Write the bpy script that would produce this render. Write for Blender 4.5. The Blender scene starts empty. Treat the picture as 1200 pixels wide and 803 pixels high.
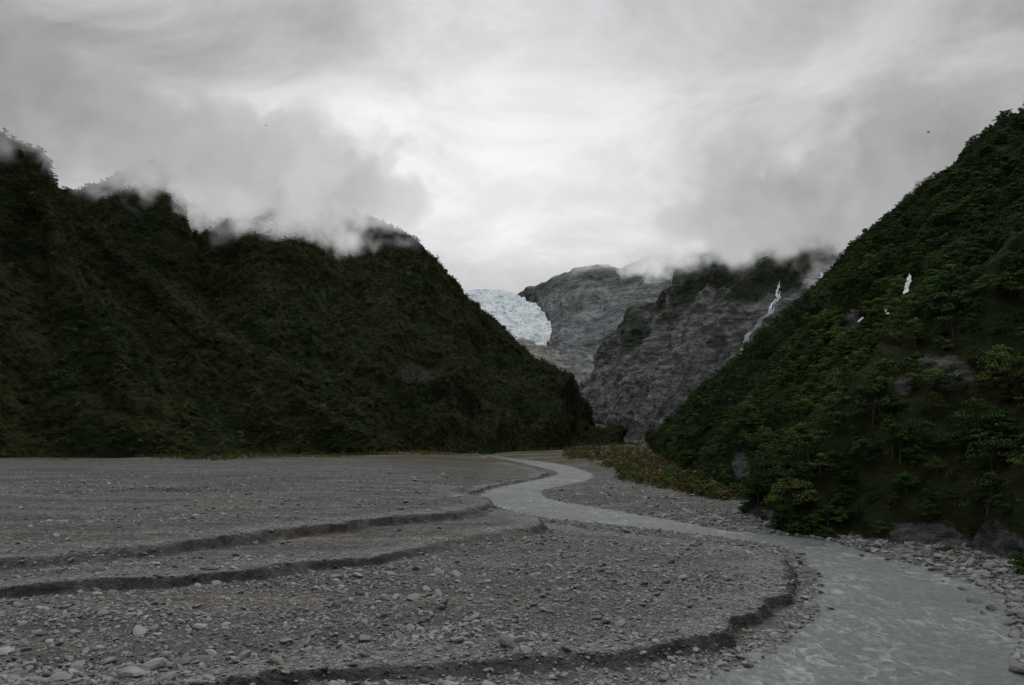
import bpy, math, random, bmesh
import numpy as np
from mathutils import Vector
rng=np.random.default_rng(7); random.seed(7)
F=940.0; H=16.0
sc=bpy.context.scene
# ------------------------------------------------ noise
M=0xffffffff
def _h(a,b,c):
    n=(a*374761393+b*668265263+c*1442695041)&M
    n=((n^(n>>13))*1274126177)&M
    n^=n>>16
    return n/2147483647.5-1.0
def vn(x,y,z=0.0):
    x=np.asarray(x,float);y=np.asarray(y,float);z=np.broadcast_to(np.asarray(z,float),x.shape)
    xi=np.floor(x).astype(np.int64);yi=np.floor(y).astype(np.int64);zi=np.floor(z).astype(np.int64)
    fx=x-xi;fy=y-yi;fz=z-zi
    fx=fx*fx*(3-2*fx);fy=fy*fy*(3-2*fy);fz=fz*fz*(3-2*fz)
    r=0
    for dx in (0,1):
        for dy in (0,1):
            for dz in (0,1):
                w=(fx if dx else 1-fx)*(fy if dy else 1-fy)*(fz if dz else 1-fz)
                r=r+w*_h(xi+dx,yi+dy,zi+dz)
    return r
def fbm(x,y,z=0.0,o=4,g=.5):
    r=0;a=1;s=0;f=1.0
    for i in range(o):
        r=r+a*vn(np.asarray(x)*f+i*17.3,np.asarray(y)*f-i*9.1,np.asarray(z)*f+i*3.7);s+=a;a*=g;f*=2.03
    return r/s
def ridged(x,y,z=0.0,o=4,g=.5):
    r=0;a=1;s=0;f=1.0
    for i in range(o):
        r=r+a*(1-2*np.abs(vn(np.asarray(x)*f+i*11.3,np.asarray(y)*f-i*7.1,np.asarray(z)*f+i*5.7)));s+=a;a*=g;f*=2.03
    return r/s
def sm(a,b,x):
    t=np.clip((x-a)/(b-a),0,1);return t*t*(3-2*t)
# image pixel + chosen distance or ground level -> world
def P(u,v,Y): return ((u-600)/F*Y,Y,H+(510-v)/F*Y)
def G(u,v,z=0.0):
    Y=(H-z)*F/(v-510.0);return ((u-600)/F*Y,Y)
# ------------------------------------------------ node helper
def new_mat(name):
    m=bpy.data.materials.new(name);m.use_nodes=True;nt=m.node_tree;nt.nodes.clear();return m,N(nt)
class N:
    def __init__(s,nt): s.nt=nt
    def n(s,t,ins=None,**kw):
        nd=s.nt.nodes.new(t)
        for k,v in kw.items(): setattr(nd,k,v)
        if ins:
            for k,v in ins.items():
                i=nd.inputs[k]
                if isinstance(v,bpy.types.NodeSocket): s.nt.links.new(v,i)
                else: i.default_value=v
        return nd
    def math(s,op,a,b=0.0,c=None,clamp=False):
        d={0:a,1:b}
        if c is not None:d[2]=c
        return s.n('ShaderNodeMath',d,operation=op,use_clamp=clamp).outputs[0]
    def mapr(s,v,a,b,c=0.0,d=1.0,smooth=True):
        return s.n('ShaderNodeMapRange',{'Value':v,'From Min':a,'From Max':b,'To Min':c,'To Max':d},interpolation_type='SMOOTHSTEP' if smooth else 'LINEAR').outputs[0]
    def mix(s,f,a,b):
        nd=s.nt.nodes.new('ShaderNodeMix');nd.data_type='RGBA'
        for i,v in ((0,f),(6,a),(7,b)):
            if isinstance(v,bpy.types.NodeSocket): s.nt.links.new(v,nd.inputs[i])
            else:
                if i and len(v)==3:v=(*v,1)
                nd.inputs[i].default_value=v
        return nd.outputs[2]
    def noise(s,vec,scale,detail=4,rough=.5,dist=0.0,out=0):
        return s.n('ShaderNodeTexNoise',{'Vector':vec,'Scale':scale,'Detail':detail,'Roughness':rough,'Distortion':dist}).outputs[out]
    def vmap(s,vec,scale,rot=(0,0,0)):
        return s.n('ShaderNodeMapping',{'Vector':vec,'Scale':scale,'Rotation':rot}).outputs[0]
    def pos(s): return s.n('ShaderNodeNewGeometry').outputs['Position']
    def attr(s,name): return s.n('ShaderNodeAttribute',attribute_name=name).outputs['Fac']
    def scale(s,c,f): return s.n('ShaderNodeVectorMath',{0:c,'Scale':f},operation='SCALE').outputs[0]
    def out(s,sh,vol=False):
        o=s.n('ShaderNodeOutputMaterial');s.nt.links.new(sh,o.inputs['Volume' if vol else 'Surface'])
    def bsdf(s,col,rough=.9,normal=None,spec=.3,**k):
        d={'Base Color':col if isinstance(col,bpy.types.NodeSocket) else (*col,1),'Roughness':rough,'Specular IOR Level':spec}
        if normal is not None:d['Normal']=normal
        d.update(k)
        return s.n('ShaderNodeBsdfPrincipled',d).outputs[0]
    def bump(s,h,strength=.5,dist=1.0):
        return s.n('ShaderNodeBump',{'Height':h,'Strength':strength,'Distance':dist}).outputs[0]
    def dissolve(s,sh,z0,z1,amp,nscale=.012,west=None):
        # hillside disappears into the cloud base above an uneven altitude
        p=s.pos();sp=s.n('ShaderNodeSeparateXYZ',{0:p});z=sp.outputs[2]
        nz=s.noise(p,nscale,5,.55,.3)
        zz=s.math('ADD',z,s.math('MULTIPLY',s.math('SUBTRACT',nz,.5),amp))
        if west:
            for a,b,c in west: zz=s.math('ADD',zz,s.mapr(sp.outputs[0],a,b,0,c))
        f=s.mapr(zz,z0,z1)
        tr=s.n('ShaderNodeBsdfTransparent').outputs[0]
        return s.n('ShaderNodeMixShader',{0:f,1:sh,2:tr}).outputs[0]
# ------------------------------------------------ mesh helpers
def mesh_obj(name,verts,faces,mat,smooth=True,attrs=None,link=True):
    verts=np.asarray(verts,np.float32).reshape(-1,3);faces=np.asarray(faces,np.int32)
    me=bpy.data.meshes.new(name);k=faces.shape[1];nf=len(faces)
    me.vertices.add(len(verts));me.vertices.foreach_set('co',verts.ravel())
    me.loops.add(nf*k);me.loops.foreach_set('vertex_index',faces.ravel())
    me.polygons.add(nf);me.polygons.foreach_set('loop_start',np.arange(nf,dtype=np.int32)*k)
    me.polygons.foreach_set('loop_total',np.full(nf,k,np.int32))
    me.polygons.foreach_set('use_smooth',np.full(nf,smooth))
    me.update(calc_edges=True)
    if attrs:
        for an,av in attrs.items():
            a=me.attributes.new(an,'FLOAT','POINT');a.data.foreach_set('value',np.asarray(av,np.float32).ravel())
    if mat: me.materials.append(mat)
    o=bpy.data.objects.new(name,me)
    if link: sc.collection.objects.link(o)
    return o
def grid_faces(nr,nc):
    i=np.arange(nr*nc).reshape(nr,nc)
    return np.stack([i[:-1,:-1],i[:-1,1:],i[1:,1:],i[1:,:-1]],-1).reshape(-1,4)
def catmull(A,n):
    A=np.asarray(A,float);k=len(A);t=np.linspace(0,k-1,n);i=np.clip(np.floor(t).astype(int),0,k-2)
    f=(t-i).reshape((-1,)+(1,)*(A.ndim-1))
    Ap=np.concatenate([[2*A[0]-A[1]],A,[2*A[-1]-A[-2]]])
    p0,p1,p2,p3=Ap[i],Ap[i+1],Ap[i+2],Ap[i+3]
    return .5*((2*p1)+(-p0+p2)*f+(2*p0-5*p1+4*p2-p3)*f*f+(-p0+3*p1-3*p2+p3)*f**3)
def normals(Q):
    a=np.gradient(Q,axis=0);b=np.gradient(Q,axis=1);n=np.cross(b,a)
    n/=np.linalg.norm(n,axis=-1,keepdims=True)+1e-9
    if n[...,2].mean()<0:n=-n
    return n
def flank(toe,crest,back=(0,80,-60),prof=1.12,nrow=5,first=None):
    toe=np.array(toe,float);crest=np.array(crest,float);rows=[]
    for k in range(nrow):
        t=k/(nrow-1);r=toe+(crest-toe)*t
        r[:,2]=toe[:,2]+(crest[:,2]-toe[:,2])*t**prof
        rows.append(r)
    rows.append(crest+np.array(back));return np.array(rows)
def loft(name,rows,nr,nc,mat,famp,ffreq,gamp,gfreq,rid=0.0,ridf=.02,taper=.1,attrs=None,skew=0.0,seed=0):
    Q=catmull(rows,nr);Q=catmull(Q.swapaxes(0,1),nc).swapaxes(0,1)
    n=normals(Q);X,Y,Z=Q[...,0],Q[...,1],Q[...,2]
    t=np.linspace(0,1,nr)[:,None]*np.ones((1,nc))
    mid=Q[nr//2];s=np.concatenate([[0],np.cumsum(np.linalg.norm(np.diff(mid,axis=0),axis=1))])[None,:]*np.ones((nr,1))
    w=sm(0,taper,t)
    wob=fbm(X*.01+seed,Y*.01,Z*.01,3)*25+skew*t
    g=ridged((s+wob)*gfreq+seed,t*1.3+seed,0,4,.5)
    d=gamp*g*np.sin(np.clip(t*1.15,0,1)*math.pi)**.6
    d=d+famp*fbm(X*ffreq+seed,Y*ffreq,Z*ffreq,6,.52)
    if rid: d=d+rid*ridged(X*ridf+seed,Y*ridf,Z*ridf*1.4,5,.55)
    Q=Q+n*(d*w)[...,None]
    n=normals(Q)
    at={'gully':g}
    if attrs: at.update(attrs(Q,t))
    o=mesh_obj(name,Q,grid_faces(nr,nc),mat,True,at)
    return dict(Q=Q,n=n,t=t,o=o,g=g)
def at_pixel(L,u,v,tol=.004):  # surface point that falls on the given image pixel
    Q=L['Q'];a=Q[...,0]/Q[...,1]-(u-600)/F;b=(Q[...,2]-H)/Q[...,1]-(510-v)/F
    d=np.hypot(a,b);d=np.where((L['n'][...,1]<.2),d,9)
    m=d<tol
    if m.any(): k=np.argmin(np.where(m,Q[...,1]+d*2000,1e9))
    else: k=np.argmin(d)
    i,j=np.unravel_index(k,d.shape);return Q[i,j].copy(),L['n'][i,j].copy()
# ------------------------------------------------ river & ground definition
rl=[(-32,620),(-5,485),(10,396),(19,327),(12,284),(-2.5,239),(-8,206),(-1.8,173),(8.2,153),(22,139),(33,125),(38.8,114),(36.5,97),(30.6,79),(24.5,66.8),(17.5,56.8),(11.7,51.3),(4.6,43),(0,34),(6,10)]
rr=[(-24,620),(3.5,485),(22,418),(31,327),(25,273),(9.5,231),(8.5,200),(18.6,175),(29,152),(36.5,134),(46.4,124),(48.7,109),(49.4,93),(49.0,83.5),(44.6,71.6),(37.7,60),(33.3,51.3),(28.7,38.6),(27,30.7),(32,10)]
RL=catmull(rl,140);RR=catmull(rr,140)
river_poly=np.concatenate([RL,RR[::-1]])
def sdf(poly,X,Y):
    poly=np.asarray(poly,float);d=np.full(X.shape,1e18);ins=np.zeros(X.shape,bool)
    for i in range(len(poly)):
        a=poly[i];b=poly[(i+1)%len(poly)];e=b-a;l=e@e+1e-12
        t=np.clip(((X-a[0])*e[0]+(Y-a[1])*e[1])/l,0,1)
        d=np.minimum(d,(X-a[0]-t*e[0])**2+(Y-a[1]-t*e[1])**2)
        if a[1]!=b[1]:
            c=((a[1]>Y)!=(b[1]>Y))&(X<(b[0]-a[0])*(Y-a[1])/(b[1]-a[1])+a[0]);ins^=c
    d=np.sqrt(d);return np.where(ins,d,-d)
def line(pts,z): return [G(u,v,z) for u,v in pts]
far=[(-60,900),(-1800,900)]
lA=catmull(line([(-700,880),(0,848),(300,812),(480,801),(640,789),(780,767),(870,736),(918,705),(932,680),(918,655),(850,640),(750,627),(650,615),(592,602),(556,586),(572,574),(630,564),(643,557)],1.0),70)
A=list(map(tuple,lA))+[(-14,485)]+far+[(-1800,36)]
lB=catmull(line([(-800,745),(-300,722),(0,704),(100,698),(200,693),(300,684),(400,670),(480,657),(540,646),(600,635),(645,624),(640,616),(592,604),(562,588)],1.4),60)
B=list(map(tuple,lB))+[(-11,225),(-8,300),(-18,485)]+far+[(-1800,70)]
lC=catmull(line([(-800,700),(-300,685),(0,668),(150,655),(250,645),(330,635),(430,620),(500,612),(560,605),(590,598),(580,591),(552,584)],2.5),60)
C=list(map(tuple,lC))+[(-14,225),(-12,300),(-22,485)]+far+[(-1800,90)]
lD=catmull(line([(-800,600),(-200,592),(60,582),(250,574),(400,566),(480,560),(520,556)],3.4),30)
D=list(map(tuple,lD))+[(-40,420),(-60,600)]+far+[(-1800,150)]
pool=catmull([G(u,v,1) for u,v in [(-200,800),(0,790),(120,778),(260,768),(400,753),(520,735)]],30)
def rise(Y): return .0045*np.clip(Y-150,0,900)+.03*np.clip(Y-1050,0,4000)
def polydist(pl,X,Y):
    d=np.full(X.shape,1e18)
    for i in range(len(pl)-1):
        a=pl[i];b=pl[i+1];e=b-a
        t=np.clip(((X-a[0])*e[0]+(Y-a[1])*e[1])/(e@e),0,1);d=np.minimum(d,(X-a[0]-t*e[0])**2+(Y-a[1]-t*e[1])**2)
    return np.sqrt(d)
def ground_h(X,Y,full=False):
    z=np.zeros(X.shape);wet=np.zeros(X.shape);bank=np.zeros(X.shape);fine=np.zeros(X.shape);near=(Y<700)&(np.abs(X)<900)
    x=X[near];y=Y[near]
    rag=fbm(x*.10,y*.10,0,4)*2.6+fbm(x*.6,y*.6,5,4,.6)*1.2
    r=-sdf(river_poly,x,y)+fbm(x*.3,y*.3,2,3)*.9
    h=np.where(r>0,np.clip(r*.09,0,.9)+.02,np.clip(r*.35,-.6,0))
    h=h+np.where(r>0,sm(12,30,r)*.5,0)
    dA=sdf(A,x,y)+rag;dB=sdf(B,x,y)+rag*.9;dC=sdf(C,x,y)+rag*1.2;dD=sdf(D,x,y)+rag*2.5
    lift=sm(1.5,4,r)
    # banks slump in places: width and height vary along them
    sl=sm(-.15,.6,fbm(x*.045,y*.045,21,3));up=1+np.clip(y-185,0,400)*.12
    wA=1.0+1.0*sl;wBk=(.8+2.3*sl)*up;wCk=(1.1+2.5*sm(-.05,.6,fbm(x*.03,y*.03,33,3)))*up
    wB=1.0+.75*fbm(x*.03,y*.03,9,2);fadeC=.45+.55*sm(-95,-35,x)
    hA=1.05*sm(0,1,dA/wA)*sm(.5,2.5,r)
    hB=wB*sm(0,1,dB/wBk)*lift
    hC=1.15*fadeC*sm(0,1,dC/wCk)*lift
    hD=.8*sm(0,3,dD/up)*lift
    inA=sm(0,2,dA)
    h=h*(1-inA*.6)+hA+hB+hC+hD
    h=h-.35*sm(3,16,dB)*(1-sm(16,40,dB))-.3*sm(2,12,dA)*(1-sm(12,25,dA))
    br=ridged(x*.018+y*.012,y*.055,3,3,.5)
    h=h+inA*sm(8,20,dA)*(br*.32)+fbm(x*.35,y*.5,1,5,.6)*.20*sm(0,2,r)
    pd=polydist(pool,x,y)+fbm(x*.25,y*.4,8,4)*1.6
    w=1-sm(1.0,3.4,pd);h=h-w*.35
    z[near]=h;wet[near]=np.clip(w*1.3+(1-sm(.1,1.6,r))*.8,0,1)
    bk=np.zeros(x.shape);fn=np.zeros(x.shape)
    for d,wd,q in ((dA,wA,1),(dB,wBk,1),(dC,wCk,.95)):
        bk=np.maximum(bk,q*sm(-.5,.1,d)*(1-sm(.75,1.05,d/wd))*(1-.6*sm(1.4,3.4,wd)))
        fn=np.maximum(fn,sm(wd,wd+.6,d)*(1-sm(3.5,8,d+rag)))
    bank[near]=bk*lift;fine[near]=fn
    ff=~near;z[ff]=3.4+fbm(X[ff]*.02,Y[ff]*.02,0,3)*.8
    z=z+rise(Y)
    z=z+14.2*(1-sm(0,24,Y))+np.where(Y<24,fbm(X*.2,Y*.2,0,3)*.3,0)
    if full: return z,wet,bank,fine
    return z,wet
yr=np.concatenate([np.linspace(-60,24,30,endpoint=False),24*np.exp(np.linspace(0,math.log(1400/24),950)),np.linspace(1450,9000,30)])
s=np.linspace(-1,1,950);s=s*(.72+.6*np.abs(s)**3)
XX=s[None,:]*(np.maximum(yr,24)+16)[:,None];YY=yr[:,None]*np.ones((1,950))
Zg,Wet,Bank,Fine=ground_h(XX,YY,True)
m,n=new_mat('river_gravel');p=n.pos()
v1=n.n('ShaderNodeTexVoronoi',{'Vector':p,'Scale':2.6,'Randomness':1.0});v2=n.n('ShaderNodeTexVoronoi',{'Vector':p,'Scale':7.0})
cellv=n.n('ShaderNodeSeparateColor',{0:v1.outputs['Color']}).outputs[0];cellv2=n.n('ShaderNodeSeparateColor',{0:v2.outputs['Color']}).outputs[1]
big=n.noise(n.vmap(p,(.010,.06,.05),(0,0,.12)),1.0,6,.62,.4);med=n.noise(p,.35,6,.65);st2=n.noise(n.vmap(p,(.02,.16,.05),(0,0,.1)),1.0,6,.65,.3)
col=n.mix(n.mapr(big,.44,.60),(.178,.184,.180),(.228,.198,.176))
col=n.mix(n.mapr(st2,.38,.62,0,.8),col,(.085,.088,.088))
col=n.mix(n.mapr(med,.35,.7),n.mix(.45,col,(.06,.062,.062)),col)
col=n.mix(n.math('MULTIPLY',n.attr('fine'),.6),col,(.228,.230,.222))
br=n.math('ADD',.5,n.math('ADD',n.math('MULTIPLY',n.math('POWER',cellv,2.5),1.0),n.math('MULTIPLY',n.math('POWER',cellv2,2.0),.75)))
col=n.scale(col,br)
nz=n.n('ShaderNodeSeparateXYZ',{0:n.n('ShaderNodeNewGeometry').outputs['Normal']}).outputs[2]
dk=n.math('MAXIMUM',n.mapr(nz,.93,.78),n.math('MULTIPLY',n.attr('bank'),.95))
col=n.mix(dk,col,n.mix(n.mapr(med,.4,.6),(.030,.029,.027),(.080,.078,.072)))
col=n.mix(n.math('MULTIPLY',n.attr('wet'),.8),col,(.035,.042,.046))
yv=n.n('ShaderNodeSeparateXYZ',{0:p}).outputs[1]
gm=n.math('MULTIPLY',n.mapr(yv,290,420),n.mapr(n.noise(n.vmap(p,(.01,.03,.02)),1,4,.6),.42,.56))
col=n.mix(gm,col,(.080,.070,.026))
hgt=n.math('ADD',n.math('MULTIPLY',n.math('SUBTRACT',1.0,v1.outputs['Distance']),.28),n.math('ADD',n.math('MULTIPLY',v2.outputs['Distance'],-.14),n.math('MULTIPLY',med,.6)))
rg=n.math('SUBTRACT',.9,n.math('MULTIPLY',n.attr('wet'),.72))
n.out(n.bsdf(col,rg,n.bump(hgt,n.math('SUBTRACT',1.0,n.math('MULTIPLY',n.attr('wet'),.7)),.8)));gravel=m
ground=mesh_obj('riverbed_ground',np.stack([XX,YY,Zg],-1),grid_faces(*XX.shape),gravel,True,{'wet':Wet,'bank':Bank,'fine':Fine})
# river
NW=80;tt=np.linspace(-.10,1.10,NW)
RLd=catmull(rl,1100);RRd=catmull(rr,1100)
Wm=RLd[:,None,:]*(1-tt[None,:,None])+RRd[:,None,:]*tt[None,:,None]
wz=rise(Wm[...,1])
amp=.05+.20*(1-sm(50,120,Wm[...,1]))
chop=ridged(Wm[...,0]*.32,Wm[...,1]*.32,0,5,.6)
wz=wz+amp*chop
m,n=new_mat('glacial_water');p=n.pos()
b=n.math('ADD',n.noise(n.vmap(p,(1,.8,1)),1.5,9,.7,.8),n.math('MULTIPLY',n.noise(p,.4,3,.5,1.0),1.2))
fo=n.math('ADD',n.noise(n.vmap(p,(.9,.45,1),(0,0,-.45)),.9,10,.78,1.2),n.math('MULTIPLY',n.attr('chop'),.12))
foam=n.math('MULTIPLY',n.mapr(fo,.52,.70),n.mapr(n.noise(p,.07,2,.5),.34,.56))
col=n.mix(n.noise(p,.15,4,.6,.5),(.190,.222,.208),(.275,.305,.285))
col=n.mix(n.math('MULTIPLY',foam,.7),col,(.66,.69,.68))
n.out(n.bsdf(col,.18,n.bump(b,.9,.45),.5));water=m
mesh_obj('glacial_river',np.concatenate([Wm,wz[...,None]],-1),grid_faces(1100,NW),water,True,{'chop':chop})
# ------------------------------------------------ mountain materials
def forest_mat(name,z0,z1,amp,rock=(.12,.115,.11),g1=(.022,.036,.013),g2=(.056,.066,.024),west=None):
    m,n=new_mat(name);p=n.pos()
    a=n.noise(p,.02,6,.6,.5);b=n.noise(p,.25,6,.7);vor=n.n('ShaderNodeTexVoronoi',{'Vector':p,'Scale':.28}).outputs['Distance']
    c=n.mix(n.mapr(a,.4,.62),g1,g2);c=n.mix(n.mapr(b,.3,.7),n.mix(.6,c,(.008,.01,.006)),c)
    rk=n.mix(n.mapr(n.noise(n.vmap(p,(.3,.3,.9),(.3,0,0)),1,9,.78,.6),.35,.65),tuple(x*.3 for x in rock),tuple(x*1.6 for x in rock))
    br_=n.mapr(n.math('ADD',n.attr('bare'),n.math('MULTIPLY',n.math('SUBTRACT',n.noise(p,.2,5,.7),.5),1.4)),.35,.65)
    c=n.mix(n.math('MULTIPLY',br_,n.mapr(n.attr('bare'),0.02,.15)),c,rk)
    h=n.math('ADD',n.math('MULTIPLY',vor,-1.2),n.math('MULTIPLY',b,2.0))
    n.out(n.dissolve(n.bsdf(c,.95,n.bump(h,1.0,2.5),.1),z0,z1,amp,west=west));return m
def rock_mat(name,z0,z1,amp,c1,c2,veg,vlo,vhi,sc_=1.0,rot=.6,vz=(60,260)):
    m,n=new_mat(name);p=n.pos()
    ps=n.vmap(p,(sc_*.02,sc_*.02,sc_*.085),(rot,rot*.5,0))
    st=n.noise(ps,1,9,.7,.8);f=n.noise(p,.09*sc_,8,.7,.5);lg=n.noise(p,.008*sc_,5,.6,.4)
    stk=n.noise(n.vmap(p,(sc_*.09,sc_*.05,sc_*.012),(0,.5,0)),1,6,.65,.6)
    crk=n.n('ShaderNodeTexVoronoi',{'Vector':n.vmap(p,(.03*sc_,.03*sc_,.05*sc_),(rot,0,.3)),'Scale':1.0},feature='DISTANCE_TO_EDGE').outputs[0]
    c=n.mix(n.mapr(st,.38,.62),c1,c2);c=n.mix(n.mapr(stk,.54,.68,0,.55),c,tuple(min(.6,x*1.5) for x in c2))
    c=n.mix(n.mapr(f,.4,.58),n.mix(.6,c,tuple(x*.3 for x in c1)),c)
    c=n.mix(n.mapr(crk,.0,.05,.35,0.0),c,tuple(x*.3 for x in c1))
    z=n.n('ShaderNodeSeparateXYZ',{0:p}).outputs[2]
    vf=n.math('ADD',n.math('ADD',n.math('MULTIPLY',lg,1.0),n.math('MULTIPLY',f,.35)),n.mapr(z,vz[0],vz[1],-.12,.2))
    c=n.mix(n.mapr(vf,vlo,vhi),c,n.mix(n.mapr(f,.4,.6),tuple(x*.5 for x in veg),tuple(x*1.3 for x in veg)))
    h=n.math('ADD',n.math('MULTIPLY',st,8.0/sc_),n.math('MULTIPLY',f,4.0/sc_))
    sh=n.bsdf(c,.85,n.bump(h,1.0,1.3),.25)
    n.out(n.dissolve(sh,z0,z1,amp,.01*sc_));return m
WEST=[(-165,-215,26),(-262,-305,-60)]
def west(x): return 26*(1-sm(-215,-165,x))-60*(1-sm(-305,-262,x))
mLN=forest_mat('forest_hillside_a',215,250,30);mLC=forest_mat('forest_hillside_b',220,250,44,rock=(.055,.05,.038),west=WEST)
mRN=forest_mat('forest_hillside_c',188,220,40,rock=(.125,.126,.120))
mRM=rock_mat('schist_cliff',240,292,70,(.098,.103,.104),(.325,.335,.335),(.034,.048,.024),.78,.90,1.0,.7,(60,230))
mFM=rock_mat('far_rock_hazed',530,630,110,(.18,.195,.205),(.36,.375,.385),(.12,.145,.115),.74,.90,.55,.5,(280,560))  # aerial haze is painted in: rock and scrub colours made paler and bluish
mVH=rock_mat('moraine_rock',2000,2100,5,(.16,.15,.14),(.38,.36,.335),(.10,.10,.08),.92,.99,.7,.3,(0,900))
def g0(x,y): return float(rise(np.array([y]))[0])
def zt(pts,dz=-3): return [(x,y,g0(x,y)+dz) for x,y in pts]
def spots(lst):
    def f(Q,t):
        b=np.zeros(t.shape)
        for (u,v,du,dv) in lst:
            a=((Q[...,0]/Q[...,1]*F+600-u)/du)**2+((510-(Q[...,2]-H)/Q[...,1]*F-v)/dv)**2
            b=np.maximum(b,1-sm(.2,1.3,a+fbm(Q[...,0]*.06,Q[...,1]*.06,Q[...,2]*.06,5,.65)*1.6))
        return b
    return f
ln_rows=flank(zt([(-280,60),(-255,250),(-232,370),(-200,392),(-168,402),(-140,415),(-115,430),(-80,455)]),
 [(-440,100,215),(-430,330,220),P(-10,170,520),P(55,216,540),P(118,268,540),P(222,375,520),P(330,445,500),P(435,512,490)],(-20,90,-70))
LN=loft('left_forested_spur',ln_rows,240,420,mLN,9,.02,20,.012,5,.04,attrs=lambda Q,t:{'bare':np.zeros(t.shape)},skew=40,seed=3)
sLC=spots([(488,438,26,12),(530,470,16,7)])
lc_rows=flank(zt([(-330,430),(-250,430),(-205,440),(-165,450),(-125,460),(-105,475),(-85,492),(-55,522),(-15,582),(35,662),(80,762),(112,850)]),
 [P(-100,190,700),P(100,224,720),P(178,206,720),P(222,256,740),P(290,236,760),P(345,232,790),P(412,266,800),P(480,293,820),P(536,353,840),P(614,414,860),P(676,488,880),P(722,524,890)],(0,120,-60),1.05)
LC=loft('left_forested_mountain',lc_rows,300,640,mLC,13,.013,36,.0085,7,.03,attrs=lambda Q,t:{'bare':sLC(Q,t)*.8},skew=-90,seed=11)
sRN=spots([(1108,440,36,22),(868,545,12,18),(1060,455,14,12),(1000,380,8,18)])
def attRN(Q,t):
    b=sRN(Q,t)
    near=1-sm(150,240,Q[...,1]);h=Q[...,2]-rise(Q[...,1])
    b=np.maximum(b,near*(1-sm(.5,3.5,h+fbm(Q[...,0]*.1,Q[...,1]*.1,Q[...,2]*.1,4)*7)))
    return {'bare':np.clip(b,0,1)}
rn_toe=zt([(46,-10),(51,35),(56,78),(58,108),(50,150),(62,230),(80,350),(98,480),(130,680),(145,770),(158,855),(170,935)])
rn_cr=[(235,-20,175),(255,70,178),(270,170,180),(276,260,182),(282,350,184),P(1200,158,450),P(1140,203,530),P(1078,252,610),P(985,350,740),P(928,414,805),P(870,474,872),P(776,525,950)]
rn_rows=flank(rn_toe,rn_cr,(60,90,-50),1.0)
rn_rows=np.insert(rn_rows,1,rn_rows[0]*.955+rn_rows[1]*.045+np.array([0,0,3.2]),axis=0)
RN=loft('right_forested_mountain',rn_rows,300,640,mRN,9,.02,22,.010,5,.035,taper=.16,attrs=attRN,skew=60,seed=23)
rm_toe=[(270,890,0),(235,900,0),(205,920,0),(185,950,0),P(766,524,1000),P(750,522,1060),P(734,517,1130),P(716,510,1210),P(698,499,1310),P(668,482,1450)]
rm_cr=[P(1200,190,1000),P(1080,215,1020),P(1000,245,1080),P(900,270,1150),P(822,311,1250),P(780,347,1300),P(742,374,1360),P(714,405,1430),P(690,445,1480),P(664,472,1560)]
RM=loft('right_schist_cliff',flank(rm_toe,rm_cr,(60,120,-60),1.0),320,460,mRM,14,.013,24,.011,12,.022,skew=50,seed=31)
fm_cr=[P(500,380,3200),P(560,364,3150),P(592,352,3050),P(622,342,2950),P(655,328,2850),P(690,315,2750),P(730,319,2700),P(770,306,2650),P(830,296,2650),P(900,270,2650)]
fm_toe=[P(500,405,2800),P(560,395,2800),P(600,385,2780),P(634,384,2600),P(646,404,2250),P(655,432,1950),P(668,455,1800),P(690,485,1700),P(740,495,1650),P(820,495,1650)]
FM=loft('far_rock_mountain',flank(fm_toe,fm_cr,(0,200,-100),1.0),300,400,mFM,12,.006,20,.006,20,.009,taper=.08,skew=60,seed=41)
vh=[[P(u,526,900) for u in (640,690,740,800)],[P(u,v,1200) for u,v in ((610,510),(670,512),(720,512),(780,515))],[P(u,v,1500) for u,v in ((590,465),(650,470),(690,482),(730,490))],[P(u,v,1850) for u,v in ((580,420),(630,422),(665,436),(700,450))],[P(u,v,2250) for u,v in ((560,396),(620,394),(655,394),(690,405))],[P(u,v,2700) for u,v in ((560,385),(600,380),(640,378),(680,385))]]
VH=loft('valley_head_rubble',np.array(vh),260,260,mVH,14,.012,8,.02,10,.02,seed=51)
m,n=new_mat('glacier_ice');p=n.pos()
a=n.noise(n.vmap(p,(.02,.008,.03)),1,8,.7,.8);b2=n.noise(p,.06,6,.7)
c=n.mix(n.mapr(a,.36,.56),(.60,.72,.78),(.90,.94,.95));c=n.mix(n.mapr(b2,.34,.48),(.34,.46,.53),c)
n.out(n.bsdf(c,.6,n.bump(n.math('ADD',n.math('MULTIPLY',a,12.0),n.math('MULTIPLY',b2,5.0)),.7,1),.3));ice=m
gl=[[P(u,v,Y) for u in np.linspace(a_,b_,6)] for a_,b_,v,Y in ((560,630,420,1960),(535,642,404,2080),(520,646,386,2220),(505,634,366,2420),(495,612,352,2650),(490,590,344,2880),(485,566,346,3080))]
GL=loft('glacier',np.array(gl),420,340,ice,8,.02,0,.02,16,.020,taper=.03,seed=61)
# ------------------------------------------------ vegetation prototypes
def leaf_mat(name,c1,c2,c3):
    m,n=new_mat(name);p=n.pos();r=n.n('ShaderNodeObjectInfo').outputs['Random']
    c=n.mix(n.mapr(n.noise(p,.014,4,.6),.40,.60),c1,c2)
    c=n.mix(n.mapr(r,.72,1.0,0,.8),c,c3)
    c=n.scale(c,n.math('ADD',.35,n.math('MULTIPLY',n.noise(p,.05,3,.7),1.35)))
    c=n.scale(c,n.math('ADD',.65,n.math('MULTIPLY',n.math('FRACT',n.math('MULTIPLY',r,7.31)),.8)))
    n.out(n.bsdf(c,.75,None,.1));return m
leafL=leaf_mat('bush_leaves',(.022,.042,.013),(.068,.088,.026),(.110,.084,.034))
leafR=leaf_mat('rainforest_leaves',(.022,.050,.012),(.052,.098,.021),(.098,.126,.028))
leafY=leaf_mat('scrub_leaves',(.050,.080,.024),(.12,.105,.03),(.21,.12,.028))
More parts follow.
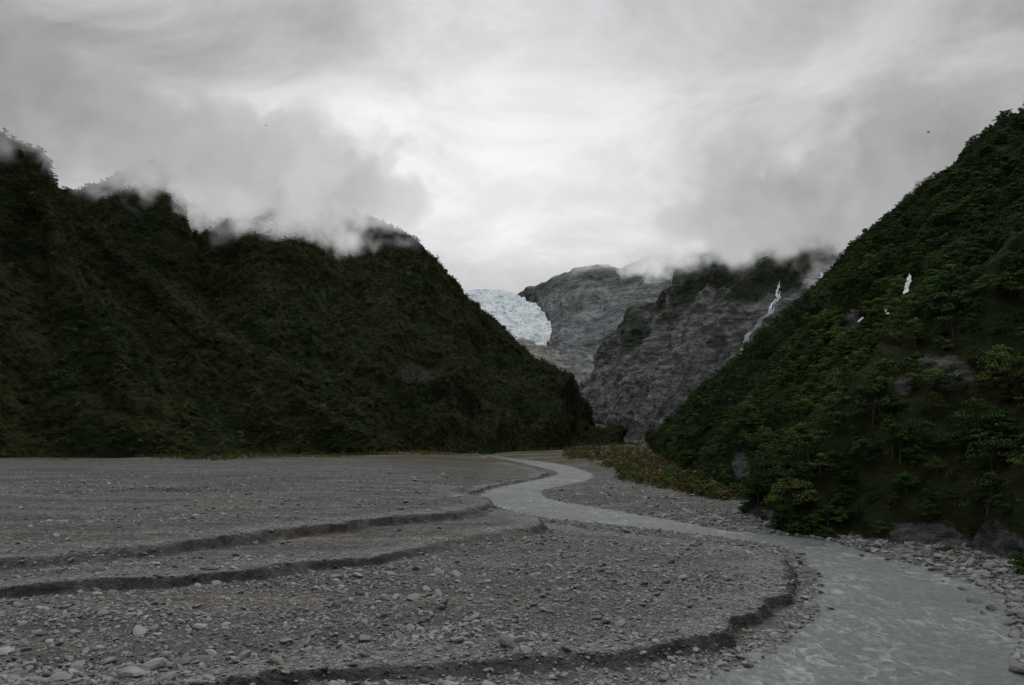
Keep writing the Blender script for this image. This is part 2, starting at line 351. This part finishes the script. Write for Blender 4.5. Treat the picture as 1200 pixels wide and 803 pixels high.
m,n=new_mat('bark');n.out(n.bsdf(n.mix(n.noise(n.pos(),3,4),(.035,.03,.024),(.09,.08,.065)),.9));bark=m
def tube(V,Fc,a,b,ra,rb,k=5):
    a=np.array(a);b=np.array(b);d=b-a;d/=np.linalg.norm(d);u=np.cross(d,[.3,.9,.1]);u/=np.linalg.norm(u);w=np.cross(d,u)
    o=len(V)
    for c,r in ((a,ra),(b,rb)):
        for i in range(k):
            t=2*math.pi*i/k;V.append(c+r*(math.cos(t)*u+math.sin(t)*w))
    for i in range(k):
        j=(i+1)%k;Fc.append((o+i,o+j,o+k+j,o+k+i))
def tree(name,coll,leaf,ht,rad,ncl,nlf,ls,seed,low=.3):
    r=np.random.default_rng(seed);V=[];Fc=[]
    lean=r.normal(0,.05*ht,2);top=np.array([lean[0],lean[1],ht*.7])
    fork=top*.5;tube(V,Fc,(0,0,-.6),fork,.035*ht,.024*ht,6);tube(V,Fc,fork,top,.024*ht,.01*ht,6)
    cl=[]
    for i in range(ncl):
        th=r.uniform(0,6.283);q=math.sqrt(r.uniform(.02,1));zz=r.uniform(low,1)
        prof=math.sin(math.pi*min(1,max(.12,(zz-low+.12)/(1.12-low)))**.8)**.7
        c=np.array([math.cos(th)*q*rad*prof+lean[0]*zz,math.sin(th)*q*rad*prof+lean[1]*zz,ht*zz*(.92+.08*r.random())])
        cl.append((c,rad*r.uniform(.24,.42)))
        tube(V,Fc,fork+(top-fork)*r.uniform(0,.9),c,.010*ht,.003*ht,4)
    nb=len(Fc)
    for c,cr in cl:
        for k in range(nlf):
            d=r.normal(size=3);d/=np.linalg.norm(d);d[2]=abs(d[2])*.9-.25*r.random()
            q=c+d*cr*np.array([1,1,.75])*r.uniform(.55,1.08)
            nn=d+r.normal(0,.4,3)+np.array([0,0,.35]);nn/=np.linalg.norm(nn)
            a=np.cross(nn,r.normal(size=3));a/=np.linalg.norm(a);b=np.cross(nn,a);s_=ls*r.uniform(.6,1.4);o=len(V)
            V+= [q+a*s_,q+b*s_*.6,q-a*s_,q-b*s_*.6];Fc.append((o,o+1,o+2,o+3))
    ob=mesh_obj(name,np.array(V),np.array(Fc),None,False,link=False)
    ob.data.materials.append(bark);ob.data.materials.append(leaf)
    mi=np.zeros(len(Fc),np.int32);mi[nb:]=1;ob.data.polygons.foreach_set('material_index',mi)
    coll.objects.link(ob);return ob
def coll(n_): return bpy.data.collections.new(n_)
cNear=coll('rainforest_tree_kinds');cFarL=coll('hillside_bush_kinds');cFarR=coll('hillside_tree_kinds');cScr=coll('scrub_kinds')
for i in range(5): tree('rainforest_tree_kind',cNear,leafR,1.0,[.48,.56,.42,.6,.5][i],[17,20,14,22,16][i],85,.028,100+i,[.3,.25,.35,.3,.2][i])
for i in range(4): tree('hillside_bush_kind',cFarL,leafL,1.0,[.65,.55,.75,.6][i],10,30,.062,200+i,.15)
for i in range(4): tree('hillside_tree_kind',cFarR,leafR,1.0,[.55,.5,.62,.48][i],11,38,.052,300+i,.2)
for i in range(3): tree('scrub_kind',cScr,leafY,1.0,[.7,.6,.8][i],8,26,.075,400+i,.1)
def scatter(name,pts,scl,rot,col_):
    me=bpy.data.meshes.new(name);me.vertices.add(len(pts));me.vertices.foreach_set('co',np.asarray(pts,np.float32).ravel())
    for an,av in (('scl',scl),('rot',rot)):
        a=me.attributes.new(an,'FLOAT_VECTOR','POINT');a.data.foreach_set('vector',np.asarray(av,np.float32).ravel())
    ob=bpy.data.objects.new(name,me);sc.collection.objects.link(ob)
    ng=bpy.data.node_groups.new(name+'_scatter','GeometryNodeTree')
    ng.interface.new_socket('Geometry',in_out='INPUT',socket_type='NodeSocketGeometry');ng.interface.new_socket('Geometry',in_out='OUTPUT',socket_type='NodeSocketGeometry')
    gi=ng.nodes.new('NodeGroupInput');go=ng.nodes.new('NodeGroupOutput');ip=ng.nodes.new('GeometryNodeInstanceOnPoints')
    ci=ng.nodes.new('GeometryNodeCollectionInfo');ci.inputs['Collection'].default_value=col_;ci.inputs['Separate Children'].default_value=True;ci.inputs['Reset Children'].default_value=True
    ip.inputs['Pick Instance'].default_value=True
    L=ng.links
    for an,so in (('scl','Scale'),('rot','Rotation')):
        na=ng.nodes.new('GeometryNodeInputNamedAttribute');na.data_type='FLOAT_VECTOR';na.inputs['Name'].default_value=an
        L.new(na.outputs['Attribute'],ip.inputs[so])
    L.new(gi.outputs[0],ip.inputs['Points']);L.new(ci.outputs[0],ip.inputs['Instance']);L.new(ip.outputs[0],go.inputs[0])
    md=ob.modifiers.new('scatter','NODES');md.node_group=ng
    return ob
def sample(L,num,tmax=.84):
    Q=L['Q'];nr,nc=Q.shape[:2]
    e1=Q[1:,:-1]-Q[:-1,:-1];e2=Q[:-1,1:]-Q[:-1,:-1];ar=np.linalg.norm(np.cross(e1,e2),axis=-1)
    ar=ar*(L['t'][:-1,:-1]<tmax)
    pr=(ar/ar.sum()).ravel();k=rng.choice(len(pr),num,p=pr);i,j=k//(nc-1),k%(nc-1)
    a=rng.random((num,1));b=rng.random((num,1))
    p=Q[i,j]*(1-a)*(1-b)+Q[i+1,j]*a*(1-b)+Q[i,j+1]*(1-a)*b+Q[i+1,j+1]*a*b
    return p,L['n'][i,j],L['t'][i,j],L['g'][i,j]
def inview(p,lim=.85): return (np.abs(p[:,0])/(p[:,1]+30)<lim)&(p[:,1]>30)
def trees(name,p,smin,smax,col_,pw=1.8):
    k=len(p);s_=(smin+(smax-smin)*rng.random(k)**pw)
    scl=np.stack([s_*rng.uniform(.85,1.3,k),s_*rng.uniform(.85,1.3,k),s_*rng.uniform(.75,1.1,k)],1)
    rot=np.stack([rng.normal(0,.08,k),rng.normal(0,.08,k),rng.uniform(0,6.28,k)],1)
    return scatter(name,p,scl,rot,col_)
m,n=new_mat('falling_water');c=n.mix(n.mapr(n.noise(n.vmap(n.pos(),(1.2,1.2,.2)),1,6,.75),.35,.6),(.30,.32,.33),(.78,.80,.81));n.out(n.bsdf(c,.6));fall=m
fallpts=[]
def waterfall(L,path,w0,w1,strands=2,settle=True,push=1.6,spread=1.1):
    pp=[];nn=[]
    for u,v in path:
        q,nv=at_pixel(L,u,v);pp.append(q);nn.append(nv)
    pp=np.array(pp);k=len(pp)*(10 if settle else 16);c=catmull(pp,k);nv=catmull(np.array(nn),k);V=[];Fc=[]
    Qf=L['Q'].reshape(-1,3);nf=L['n'].reshape(-1,3)
    if settle:
        for i in range(k):
            j=np.argmin(((Qf-c[i])**2).sum(1));c[i]=c[i]+nf[j]*np.dot(Qf[j]-c[i],nf[j])
    fallpts.extend(list(c))
    for s_ in range(strands):
        off=(s_-(strands-1)/2)*w1*spread
        i0=int(k*.22*abs(_h(s_,7,3))) if s_ else 0;i1=k-(int(k*.25*abs(_h(s_,9,5))) if s_ else 0);o=len(V)
        for i in range(i0,i1):
            t=i/(k-1);e=min(1,(i-i0+.3)/3,(i1-1-i+.3)/3)
            w=(w0+(w1-w0)*t)*(.35+.9*abs(vn(np.array([i*.5+s_*9]),np.array([s_*3.3]))[0]))*(1 if s_==0 else .5)*e
            side=np.array([1,-.25,0.]);wob=off*(.35+.65*t)+.5*w1*vn(np.array([i*.23+s_*5.]),np.array([s_*1.7]))[0]
            for q in (-1,-.4,.4,1): V.append(c[i]+side*(q*w+wob)+nv[i]*(push-abs(q)*.5))
        for i in range(i1-i0-1):
            for q in range(3): a=o+i*4+q;Fc.append((a,a+1,a+5,a+4))
    mesh_obj('waterfall',np.array(V),np.array(Fc),fall)
waterfall(RM,[(916,330),(911,345),(904,362),(892,376),(878,392),(870,410),(866,430)],1.5,2.4,3,push=2.2)
waterfall(RM,[(870,412),(864,428),(858,442),(850,455)],1.2,1.4,1,push=2.2)
waterfall(RM,[(846,458),(836,470),(829,480),(823,490)],1.8,3.0,2,push=2.2)
waterfall(RM,[(964,318),(958,328),(953,338)],1.0,1.6,1,push=2)
# fall on the right slope drops between two fixed heights as a near-vertical veil
waterfall(RN,[(1074,326),(1071,357)],.32,.50,2,False,3.4,1.3)
waterfall(RN,[(1047,369),(1051,378)],.25,.35,1,False,3.5)
waterfall(RN,[(1016,379),(1012,391)],.22,.32,1,False,3.5)
fp=np.array(fallpts)
def clear(p,r):
    d=np.full(len(p),1e9)
    for q in fp: d=np.minimum(d,((p-q)**2).sum(1))
    return d>r*r
def nz3(p,f,o=3): return fbm(p[:,0]*f,p[:,1]*f,p[:,2]*f,o)
pts,nn,t_,g_=sample(LN,12500);k=inview(pts)&(pts[:,2]<232+nz3(pts,.02)*20)&(t_>.02)
pA=pts[k]-np.array([0,0,.5])
pts,nn,t_,g_=sample(LC,25000,.9);k=inview(pts)&(pts[:,2]+west(pts[:,0])<228+nz3(pts,.02)*16)&(sLC(pts[None],t_[None])[0]<.6)&(t_>.015)
pB=pts[k]-np.array([0,0,.5])
trees('left_mountain_bush',np.concatenate([pA,pB]),1.6,5.0,cFarL,2.6)
pts,nn,t_,g_=sample(RN,24000)
bare=attRN(pts[None],t_[None])['bare'][0]
ok=inview(pts,.95)&(pts[:,2]<192+nz3(pts,.02)*14)&(bare<.5)&clear(pts,2.8)&(t_>.02)
nearm=ok&(pts[:,1]<330);farm=ok&(pts[:,1]>=330)
kk=rng.random(nearm.sum())<.85
trees('right_rainforest',pts[nearm][kk]-np.array([0,0,.3]),2.2,7.0,cNear,2.2)
trees('right_mountain_forest',pts[farm]-np.array([0,0,.4]),1.8,5.5,cFarR,2.2)
pts,nn,t_,g_=sample(RM,9000,.9);vv=nz3(pts,.012,4)+(pts[:,2]-150)/260+(pts[:,0]-230)/260
ok=(vv>.55)&(pts[:,2]<245)&clear(pts,7);trees('cliff_scrub',pts[ok],1.8,4.5,cFarL)
pts,nn,t_,g_=sample(RN,30000,.12);ok=inview(pts,.95)&(pts[:,1]<230)&(pts[:,1]>50)&(t_>.012)&(pts[:,2]<11)&(nz3(pts,.10,4)>-.12);trees('bank_bush',pts[ok],.7,3.0,cFarR,2.2)
def flat(num,y0,y1,fx0,fx1,rule,smin,smax,name,col_):
    Y=y0*np.exp(rng.random(num)*math.log(y1/y0));a=fx0(Y);b=fx1(Y);X=a+(b-a)*rng.random(num)
    z,w=ground_h(X,Y);k=rule(X,Y,z)&(sdf(river_poly,X,Y)<-4);trees(name,np.stack([X[k],Y[k],z[k]-.1],1),smin,smax,col_)
flat(3200,175,900,lambda Y:np.interp(Y,[175,250,330,480,900],[46,34,42,30,60]),lambda Y:np.interp(Y,[175,350,480,700,900],[60,84,102,135,165]),lambda X,Y,z:fbm(X*.03,Y*.03,0,3)>-.2,.9,3.2,'riverside_scrub',cScr)
flat(4500,330,900,lambda Y:np.interp(Y,[330,400,500,700,900],[-240,-215,-120,20,90]),lambda Y:np.interp(Y,[330,400,500,700,900],[-120,-90,-30,60,130]),lambda X,Y,z:fbm(X*.02,Y*.04,4,3)>-.05,.7,2.2,'valley_floor_scrub',cScr)
# ------------------------------------------------ stones
m,n=new_mat('stone');p=n.pos();r=n.n('ShaderNodeObjectInfo').outputs['Random']
c=n.mix(n.mapr(r,0,1,0,1,False),(.14,.146,.146),(.42,.43,.42));c=n.mix(n.mapr(n.math('FRACT',n.math('MULTIPLY',r,13.7)),.85,1.0),c,(.30,.26,.235))
c=n.mix(n.math('MULTIPLY',n.noise(p,4,5,.7),.4),c,(.10,.10,.10));n.out(n.bsdf(c,.85,None,.3));stone=m
cSt=coll('stone_kinds')
for i in range(8):
    bm=bmesh.new();bmesh.ops.create_icosphere(bm,subdivisions=2,radius=.5);r=np.random.default_rng(i)
    pl=[(Vector(r.normal(size=3)).normalized(),r.uniform(.24,.40)) for _ in range(10)]
    for v in bm.verts:
        for nn_,d in pl:
            k=v.co.dot(nn_)-d
            if k>0:v.co-=nn_*k*.95
        v.co.z*=.68;v.co.x*=1.2
    me=bpy.data.meshes.new('stone_kind');bm.to_mesh(me);bm.free();me.materials.append(stone);cSt.objects.link(bpy.data.objects.new('stone_kind',me))
num=160000
Y=44*np.exp(rng.random(num)**1.2*math.log(260/44));X=(rng.random(num)*1.5-.75)*(Y+6)
z,w,bk,fn=ground_h(X,Y,True);rv=-sdf(river_poly,X,Y);dA=sdf(A,X,Y);dB=sdf(B,X,Y)
dens=.10+.90*sm(-.10,.22,fbm(X*.035,Y*.14,7,5))
dens=np.where((dA>0)&(dB<0),.40+dens*.60,dens*.7)
dens=np.where(dA<-.5,1.0,dens)*(1-bk*.75)*(1-fn*.5)
k=(rng.random(num)<dens)&(rv>-.2)&(X<RR[:,0].max()+30)
X,Y,z,rv,dA=X[k],Y[k],z[k],rv[k],dA[k];q=len(X)
size=np.exp(rng.normal(math.log(.165),.64,q))*(.8+Y/420)
rights=(X>np.interp(Y,RR[::-1,1],RR[::-1,0]))&(Y<160);size=np.where(rights,size*1.7,size)
size=np.clip(size,.06,1.5)
def put(name,X,Y,z,size):
    q=len(X)
    scl=np.stack([size*rng.uniform(.8,1.3,q),size*rng.uniform(.8,1.3,q),size*rng.uniform(.7,1.1,q)],1)
    rot=np.stack([rng.normal(0,.3,q),rng.normal(0,.3,q),rng.uniform(0,6.28,q)],1)
    scatter(name,np.stack([X,Y,z+size*.1],1),scl,rot,cSt)
put('riverbed_stones',X,Y,z,size)
pts,nn,t_,g_=sample(RN,40000,.10);ok=(pts[:,1]<220)&(pts[:,1]>40)&(pts[:,2]<4+6*rng.random(len(pts))**2);pp=pts[ok];put('bank_rubble',pp[:,0],pp[:,1],pp[:,2],np.clip(np.exp(rng.normal(math.log(.38),.6,len(pp))),.12,2.0))
bl=[(975,712,1.0),(955,722,.7),(868,770,.8),(1145,704,1.6),(1165,712,1.9),(1130,690,1.2),(1180,730,1.7),(1100,680,1.3),(1190,745,1.5),(1060,664,1.2),(1040,655,1.0),(1172,700,1.6),(1155,718,1.2),(1010,650,1.1),(1195,720,2.2),(1140,712,1.0)]
bp=[];bs=[]
for u,v,s_ in bl:
    x,y=G(u,v,.2);zz=ground_h(np.array([x]),np.array([y]))[0][0];bp.append((x,y,max(zz,0)+.1));bs.append((s_*1.1,s_*.9,s_*.8))
scatter('river_boulders',bp,bs,rng.uniform(0,6.28,(len(bp),3))*np.array([.1,.1,1]),cSt)
# ------------------------------------------------ birds
m,n=new_mat('bird_plumage');n.out(n.bsdf((.03,.03,.032),.8));bm_=m
def bird(loc,span,yaw,flap):
    V=[];Fc=[];prof=[(-.30,.012),(-.2,.035),(-.08,.06),(.04,.062),(.12,.05),(.17,.034),(.21,.036),(.25,.026),(.27,.01),(.31,.003)]
    for y,r in prof:
        for i in range(8):
            a=i*math.pi/4;V.append((r*math.cos(a),y,r*math.sin(a)*.9))
    for k in range(len(prof)-1):
        for i in range(8): Fc.append((k*8+i,k*8+(i+1)%8,k*8+8+(i+1)%8,k*8+8+i))
    for s_ in (-1,1):
        o=len(V);sec=[(.03,.12,-.06,0),(.22,.15,-.05,.09*flap),(.38,.08,-.06,.10*flap),(.5,-.04,-.08,.05*flap)]
        for x,y1,y0,zz in sec:
            V+=[(s_*x,y1,zz+.012),(s_*x,y0,zz+.012),(s_*x,y0,zz-.008),(s_*x,y1,zz-.008)]
        for k in range(3):
            for i in range(4): a=o+k*4+i;b_=o+k*4+(i+1)%4;Fc.append((a,b_,b_+4,a+4))
        Fc.append((o+12,o+13,o+14,o+15))
    o=len(V);V+=[(-.015,-.26,.01),(.015,-.26,.01),(.07,-.42,0),(-.07,-.42,0),(-.015,-.26,-.01),(.015,-.26,-.01),(.07,-.42,-.006),(-.07,-.42,-.006)]
    Fc+=[(o,o+1,o+2,o+3),(o+4,o+5,o+6,o+7),(o,o+3,o+7,o+4),(o+1,o+2,o+6,o+5),(o+2,o+3,o+7,o+6)]
    ob=mesh_obj('flying_bird',np.array(V)*span,np.array(Fc),bm_);ob.location=loc;ob.rotation_euler=(.1,.25,yaw)
bird(P(1088,155,110),.75,.9,1.0);bird(P(312,147,120),.7,-.7,-.6)
# ------------------------------------------------ drifting cloud banks (self-glowing volumes)
def cloud(u,v,Y,rx,ry,rz,L,dens=.05,seed=0,thr=.5,na=2.4,fs=.019):
    m,n=new_mat('cloud_vapour');oc=n.n('ShaderNodeTexCoord').outputs['Object'];p=n.pos()
    r=n.n('ShaderNodeVectorMath',{0:oc},operation='LENGTH').outputs['Value']
    nz=n.noise(n.n('ShaderNodeVectorMath',{0:p,1:(seed*31.,seed*17.,0)},operation='ADD').outputs[0],fs*700/max(Y,500),3.0,.62,.3)
    d=n.math('ADD',n.math('MULTIPLY',n.math('SUBTRACT',nz,thr),na),n.math('MULTIPLY',n.math('SUBTRACT',.66,r),1.1))
    d=n.math('MULTIPLY',n.mapr(d,-.08,.45),n.mapr(r,1.0,.75));d=n.math('MULTIPLY',d,dens)
    ab=n.n('ShaderNodeVolumeAbsorption',{'Color':(0,0,0,1),'Density':d}).outputs[0]
    Lv=n.mapr(nz,.35,.65,L*.82,L*1.18)
    em=n.n('ShaderNodeEmission',{'Color':(.985,.99,1.0,1),'Strength':n.math('MULTIPLY',d,Lv)}).outputs[0]  # emission stands in for sky light scattered inside the cloud
    n.out(n.n('ShaderNodeAddShader',{0:ab,1:em}).outputs[0],True)
    m.cycles.volume_step_rate=2.0
    bm=bmesh.new();bmesh.ops.create_icosphere(bm,subdivisions=3,radius=1.0);me=bpy.data.meshes.new('cloud_bank');bm.to_mesh(me);bm.free();me.materials.append(m)
    o=bpy.data.objects.new('cloud_bank',me);sc.collection.objects.link(o);o.location=P(u,v,Y);o.scale=(rx,ry,rz)
cloud(325,213,680,170,80,86,.50,.08,1)
cloud(200,172,600,110,60,55,.44,.055,9)
cloud(80,135,520,115,60,56,.38,.05,2)
cloud(-5,80,450,100,60,44,.32,.045,3)
cloud(440,230,740,85,45,42,.54,.045,7)
cloud(985,230,860,215,80,108,.42,.08,4)
cloud(1100,176,565,110,60,66,.36,.07,10)
cloud(870,264,1120,150,70,74,.50,.055,5)
cloud(775,306,2300,200,110,80,.60,.02,6,fs=.045)
# ------------------------------------------------ sky
w=bpy.data.worlds.new('World');sc.world=w;w.use_nodes=True;nt=w.node_tree;nt.nodes.clear();n=N(nt)
d=n.n('ShaderNodeTexCoord').outputs['Generated'];sx=n.n('ShaderNodeSeparateXYZ',{0:d})
zc=n.math('ADD',n.math('MAXIMUM',sx.outputs[2],0.0),.34)
pl=n.n('ShaderNodeCombineXYZ',{0:n.math('DIVIDE',sx.outputs[0],zc),1:n.math('DIVIDE',sx.outputs[1],zc),2:n.math('MULTIPLY',sx.outputs[2],2.0)}).outputs[0]
c1=n.noise(pl,1.15,6,.55,.6);c2=n.noise(n.vmap(pl,(1,1.0,1),(0,0,.5)),3.4,8,.62,.5)
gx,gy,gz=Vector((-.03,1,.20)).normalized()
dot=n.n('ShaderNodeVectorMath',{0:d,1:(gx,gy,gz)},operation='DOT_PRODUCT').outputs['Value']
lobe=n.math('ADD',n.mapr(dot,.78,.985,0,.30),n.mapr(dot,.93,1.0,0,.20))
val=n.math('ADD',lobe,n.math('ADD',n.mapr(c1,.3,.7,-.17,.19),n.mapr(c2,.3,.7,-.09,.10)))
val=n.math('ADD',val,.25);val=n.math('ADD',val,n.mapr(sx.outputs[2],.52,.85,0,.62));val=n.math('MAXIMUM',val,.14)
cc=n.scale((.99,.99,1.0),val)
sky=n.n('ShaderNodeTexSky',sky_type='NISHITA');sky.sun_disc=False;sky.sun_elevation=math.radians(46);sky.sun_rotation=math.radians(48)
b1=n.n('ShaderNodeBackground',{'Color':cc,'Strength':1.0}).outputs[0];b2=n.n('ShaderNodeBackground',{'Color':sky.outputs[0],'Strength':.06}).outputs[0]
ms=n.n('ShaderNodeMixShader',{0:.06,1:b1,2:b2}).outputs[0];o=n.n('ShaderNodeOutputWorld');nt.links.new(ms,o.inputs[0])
ld=bpy.data.lights.new('sun','SUN');ld.energy=.65;ld.angle=math.radians(12);ld.color=(1,.97,.93);lo=bpy.data.objects.new('sun',ld);sc.collection.objects.link(lo)
el=math.radians(46);az=math.radians(48);dv=Vector((math.sin(az)*math.cos(el),math.cos(az)*math.cos(el),math.sin(el)));lo.rotation_euler=dv.to_track_quat('Z','Y').to_euler()
# ------------------------------------------------ camera
cd=bpy.data.cameras.new('camera');cd.sensor_width=36;cd.lens=F/1200*36;cd.shift_y=108.5/1200;cd.clip_end=20000;cd.clip_start=.1
co=bpy.data.objects.new('camera',cd);sc.collection.objects.link(co);co.location=(0,0,H);co.rotation_euler=(math.radians(90),0,0);sc.camera=co
sc.view_settings.view_transform='Standard';sc.view_settings.look='None';sc.view_settings.exposure=0
